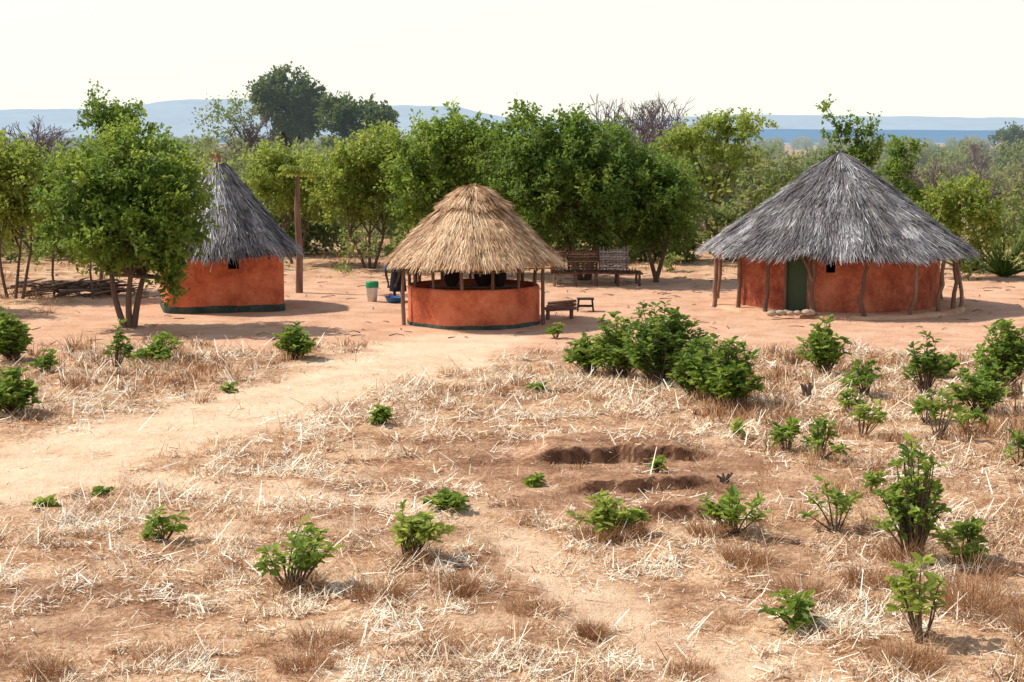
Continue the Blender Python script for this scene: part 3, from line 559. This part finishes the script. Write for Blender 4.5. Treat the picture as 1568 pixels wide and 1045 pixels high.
# ---------------------------------------------------------------- yard objects
def lathe(b,x,y,lv,n=24,mi=0):
    th=np.arange(n)*2*math.pi/n;V=np.concatenate([np.stack([x+np.cos(th)*R,y+np.sin(th)*R,np.full(n,z)],1) for R,z in lv]);b.add(V,[(i*n+j,i*n+(j+1)%n,(i+1)*n+(j+1)%n,(i+1)*n+j) for i in range(len(lv)-1) for j in range(n)],mi)
def zed(x,y):return g1(x,y)
b=B();x,y=-3.87,43.2;z=zed(x,y)-.01
lathe(b,x,y,[(.0,z),(.125,z),(.16,z+.38),(.17,z+.385),(.17,z+.41),(.15,z+.41)]);lathe(b,x,y,[(.178,z+.40),(.178,z+.54),(.165,z+.565),(.0,z+.57)],24,1)
b.obj('plastic_bucket',[M_white,M_green],True)
b=B();x,y=-3.25,42.9;z=zed(x,y);lathe(b,x,y,[(.0,z+.01),(.17,z+.01),(.24,z+.16),(.26,z+.165),(.23,z+.155),(.16,z+.03),(0,z+.03)])
b.obj('washing_basin',[M_blue],True)
def crate(b,x0,x1,y0,y1,z,h,mi=0):
    per=[];n=9
    c=[(x0,y0),(x1,y0),(x1,y1),(x0,y1)]
    for i in range(4):
        a,q=c[i],c[(i+1)%4]
        for s in np.linspace(0,1,n)[:-1]:per.append((a[0]+(q[0]-a[0])*s,a[1]+(q[1]-a[1])*s))
    for (px,py) in per:b.tube([(px,py,z-.03),(px+random.gauss(0,.015),py,z+h+random.uniform(0,.12))],[.014,.01],5,mi,random.uniform(.2,.8))
    for j in range(int(h/.075)):
        zz=z+.03+j*.075;pts=[]
        for i,(px,py) in enumerate(per+per[:1]):
            o=.022*(1 if (i+j)%2 else -1);cx_,cy_=(x0+x1)/2,(y0+y1)/2;d=np.array([px-cx_,py-cy_]);d/=np.linalg.norm(d);pts.append((px+d[0]*o,py+d[1]*o,zz+random.gauss(0,.008)))
        b.tube(pts,.017,4,mi,random.uniform(.4,1.1),False)
def platform(name,x0,x1,y0,y1,h):
    b=B()
    for xx in np.linspace(x0,x1,5):
        for yy in(y0,y1):post(b,xx,yy,h,.045,.03)
    for yy in(y0,(y0+y1)/2,y1):b.tube([(x0-.1,yy,h),((x0+x1)/2,yy,h+.02),(x1+.12,yy,h-.01)],.035,6,0,.5)
    for xx in np.arange(x0,x1,.09):b.tube([(xx,y0-.12,h+.055),(xx+.02,y1+.12,h+.06)],.022,5,0,random.uniform(.3,.9))
    return b
b=platform('p',1.3,3.9,47.9,48.8,.40);crate(b,1.75,2.62,48.15,48.7,.49,.66);crate(b,2.72,3.55,48.15,48.7,.49,.64,1);crate(b,1.2,1.62,48.2,48.7,.49,.6)
b.obj('woven_storage_rack',[M_pole,M_wicker],True)
b=B();x,y=1.93,41.0;z=zed(x,y)
b.box((x,y,z+.33),(.44,.34,.035));
for dx in(-.19,.19):
    for dy in(-.14,.14):b.tube([(x+dx*1.1,y+dy*1.1,z-.01),(x+dx*.92,y+dy*.92,z+.32)],[.02,.024],6)
for dy in(-.14,.14):b.box((x,y+dy*1.03,z+.14),(.36,.02,.03))
b.obj('wooden_stool',[M_dark],False)
b=B()
x,y=1.2,39.2;z=zed(x,y)
b.box((x,y,z+.27),(.8,.26,.05),.15)
for dx in(-.3,.3):b.box((x+dx*math.cos(.15),y+dx*math.sin(.15),z+.12),(.06,.22,.25),.15)
b.obj('wooden_bench',[M_pole],False)
b=B()
for q in range(3):b.tube([(.9+q*.02,41+q*.1,z+.04+q*.07),(1.3,41.2,z+.06+q*.07),(1.7,41.4+q*.1,z+.05+q*.08)],[.05,.06,.04],7,0,.4)
b.obj('log',[M_pole],True)
b=B()
for q in range(90):
    x=-12.4+random.gauss(0,.8);y=45.3+random.gauss(0,.3);a=random.gauss(0,.6);L=random.uniform(.5,1.5);h=random.random()*.38
    b.tube([(x-math.cos(a)*L/2,y-math.sin(a)*L/2,h),(x,y,h+random.uniform(0,.1)),(x+math.cos(a)*L/2,y+math.sin(a)*L/2,h+random.uniform(-.05,.12))],[.035,.03,.012],5,0,random.uniform(.3,1))
b.obj('firewood_pile',[M_bark],True)
b=B()
for q in range(14):
    x=random.uniform(-11,-9.6);y=random.uniform(44,46);rock(b,x,y,random.uniform(.05,.13))
for q in range(40):
    y=random.uniform(45,55);rock(b,random.uniform(-.33,.33)*y,y,random.uniform(.04,.1))
b.obj('scattered_rocks',[M_stone],True)
b=B()
for q in range(900):
    y=random.uniform(34,58);x=random.uniform(-.36,.36)*y
    if math.hypot(x+.98,y-38.6)<2 or math.hypot(x-9,y-43)<3.6 or math.hypot(x+7.7,y-42.2)<2.4:continue
    if random.random()>.3+.7*(y>44):continue
    z=g1(x,y)+.01;a=random.random()*3.14;L=random.uniform(.08,.5)
    b.tube([(x,y,z),(x+math.cos(a)*L/2,y+math.sin(a)*L/2,z+random.uniform(.0,.05)),(x+math.cos(a)*L,y+math.sin(a)*L,z)],[.012,.01,.005],4,0,random.random(),False)
b.obj('twig_litter',[M_pole],False)
def stump(x,y,h,r):
    b=B();z=g1(x,y)
    for q in range(4):
        a=q*1.7;b.tube([(x+.04*math.cos(a),y+.04*math.sin(a),z-.05),(x+.05*math.cos(a),y+.05*math.sin(a),z+h*.5),(x+(.1)*math.cos(a),y+.1*math.sin(a),z+h*random.uniform(.7,1.1))],[r,r*.8,r*.6],7,0,.5)
    b.obj('tree_stump',[M_bark],True)
stump(5.1,26.8,.34,.04);stump(2.75,19.9,.12,.025);stump(4.25,16.35,.5,.05)
for x,y,h in((-14.0,41.5,1.6),(-11.9,44.3,2.4),(-13.2,45,2.2)):
    b=B();post(b,x,y,h,.035,.06);b.obj('sapling_trunk',[M_bark],True)
# ---------------------------------------------------------------- person bending over the basin
def person(wx,wy,rot):
    root=empty('person')
    J={};E=[]
    def j(n,p,r,par=None):
        J[n]=(p,r);
        if par:E.append((par,n))
    j('pel',(0,0,.86),.13);j('wa',(-.12,0,.98),.115,'pel');j('ch',(-.33,0,1.08),.14,'wa');j('nk',(-.47,0,1.12),.05,'ch');j('hd0',(-.53,0,1.12),.062,'nk')
    for s,t in((1,'l'),(-1,'r')):
        j('hip'+t,(0,.09*s,.82),.095,'pel');j('kn'+t,(-.07,.11*s,.46),.062,'hip'+t);j('an'+t,(0,.11*s,.07),.036,'kn'+t);j('to'+t,(-.16,.12*s,.03),.03,'an'+t)
        j('sh'+t,(-.38,.17*s,1.06),.06,'ch');j('el'+t,(-.40,.20*s,.78),.042,'sh'+t);j('wr'+t,(-.42,.12*s,.54),.026,'el'+t);j('pa'+t,(-.43,.11*s,.47),.03,'wr'+t)
        for q in range(4):
            yy=(.11+(q-1.5)*.02)*s;j(f'f{q}{t}',(-.44,yy,.43),.0095,'pa'+t);j(f'g{q}{t}',(-.425,yy,.385+.006*abs(q-1.5)),.0085,f'f{q}{t}')
        j('th'+t,(-.46,.07*s,.46),.0095,'pa'+t);j('ti'+t,(-.465,.06*s,.43),.0085,'th'+t)
    nm=list(J);me=bpy.data.meshes.new('body');me.from_pydata([J[n][0] for n in nm],[(nm.index(a),nm.index(c)) for a,c in E],[])
    o=bpy.data.objects.new('body',me);sc.collection.objects.link(o);o.parent=root
    m=o.modifiers.new('s','SKIN');sk=me.skin_vertices[0].data
    for i,n in enumerate(nm):sk[i].radius=(J[n][1],)*2
    sk[0].use_root=True;o.modifiers.new('d','SUBSURF').levels=1;o.modifiers['d'].render_levels=1;me.materials.append(M_skin)
    b=B();n=16;th=np.arange(n)*2*math.pi/n;rows=[]
    for i in range(9):
        ph=math.pi*(i+.02)/(8.04);R=.078*math.sin(ph)*(1+.06*math.cos(ph));rows.append(np.stack([np.cos(th)*R*1.15,np.sin(th)*R,np.full(n,.115*math.cos(ph))],1))
    V=np.concatenate(rows);fr=(V[:,0]<-.07)&(abs(V[:,1])<.02)&(abs(V[:,2])<.03);V[fr,0]-=.022
    F=[(i*n+q,i*n+(q+1)%n,(i+1)*n+(q+1)%n,(i+1)*n+q) for i in range(8) for q in range(n)]
    ca,sa=math.cos(.9),math.sin(.9)
    rt=lambda V:np.stack([V[:,0]*ca-V[:,2]*sa,V[:,1],V[:,0]*sa+V[:,2]*ca],1)+np.array([-.62,0,1.13])
    b.add(rt(V),F,0);H=V.copy();H=H*1.07+np.array([.012,0,.014]);Fh=[f for f in F if H[list(f)][:,2].mean()>.03 or H[list(f)][:,0].mean()>.02]
    b.add(rt(H),Fh,1)
    for s in(-1,1):
        E1=V*.2+np.array([.01,.08*s,0]);b.add(rt(E1),F,0);E2=V*.09+np.array([-.083,.03*s,.015]);b.add(rt(E2),F,2)
    b.add(rt(V*np.array([.12,.3,.07])+np.array([-.085,0,-.055])),F,1);b.obj('head',[M_skin,M_hair,M_white],True,root)
    def loops(L,name,mat,n=20):
        b=B();th=np.arange(n)*2*math.pi/n;V=[]
        for (c,rx,ry,tilt) in L:
            p=np.stack([np.cos(th)*rx*math.cos(tilt),np.sin(th)*ry,np.cos(th)*rx*math.sin(tilt)],1)+np.array(c)
            p=p+(np.stack([np.cos(3*th),np.sin(4*th),0*th],1)*.008);V.append(p)
        b.add(np.concatenate(V),[(i*n+q,i*n+(q+1)%n,(i+1)*n+(q+1)%n,(i+1)*n+q) for i in range(len(L)-1) for q in range(n)]);b.obj(name,[mat],True,root)
    loops([((-.02,0,.28),.22,.25,0),((-.02,0,.6),.19,.22,0),((0,0,.85),.17,.19,-.2),((-.07,0,.97),.13,.155,-.7)],'skirt',M_cloth)
    loops([((-.05,0,.93),.14,.165,-.7),((-.2,0,1.02),.145,.175,-1.1),((-.36,0,1.09),.135,.20,-1.3),((-.43,0,1.11),.09,.14,-1.4),((-.48,0,1.12),.06,.065,-1.4)],'blouse',M_cloth2)
    for s in(-1,1):
        loops([((-.37,.15*s,1.09),.075,.075,0),((-.385,.185*s,1.0),.07,.07,0),((-.40,.2*s,.88),.062,.062,0)],'sleeve',M_cloth2,12)
    root.location=(wx,wy,g1(wx,wy));root.rotation_euler=(0,0,rot)
person(-3.15,43.35,math.radians(70))
# ---------------------------------------------------------------- sun, sky, camera
el=math.radians(48);az=math.radians(18)
S=Vector((-math.cos(az)*math.cos(el),math.sin(az)*math.cos(el),math.sin(el)))
ld=bpy.data.lights.new('sun','SUN');ld.energy=5;ld.angle=math.radians(.53);ld.color=(1,.96,.89)
lo=bpy.data.objects.new('sun',ld);sc.collection.objects.link(lo);lo.rotation_euler=S.to_track_quat('Z','Y').to_euler();lo.location=(-20,0,30)
w=bpy.data.worlds.new('World');sc.world=w;w.use_nodes=True;nt=w.node_tree;bg=nt.nodes['Background'];sk=nt.nodes.new('ShaderNodeTexSky');sk.sky_type='NISHITA';sk.sun_disc=False
sk.sun_elevation=el;sk.sun_rotation=math.atan2(S.x,S.y)%(2*math.pi);sk.dust_density=.8;sk.air_density=1
N=nt.nodes;L=nt.links;tc=N.new('ShaderNodeTexCoord');sp=N.new('ShaderNodeSeparateXYZ');L.new(tc.outputs['Generated'],sp.inputs[0])
f=mth(N,L,'MULTIPLY',mth(N,L,'MAXIMUM',sp.outputs[2],0),-2.6);f=mth(N,L,'EXPONENT',f);f=mth(N,L,'MULTIPLY',f,.98)
L.new(mixc(N,L,f,sk.outputs[0],(7.3,7.25,6.45)),bg.inputs[0]);bg.inputs[1].default_value=.15
cd=bpy.data.cameras.new('camera');cd.lens=55.1;cd.sensor_width=36;cd.clip_end=30000;cd.clip_start=.1
co=bpy.data.objects.new('camera',cd);sc.collection.objects.link(co);co.location=(0,0,4.45);co.rotation_euler=(math.radians(90-7.3),0,0);sc.camera=co
sc.view_settings.view_transform='Standard';sc.view_settings.look='None';sc.view_settings.exposure=0
print('faces',sum(len(m.polygons) for m in bpy.data.meshes))
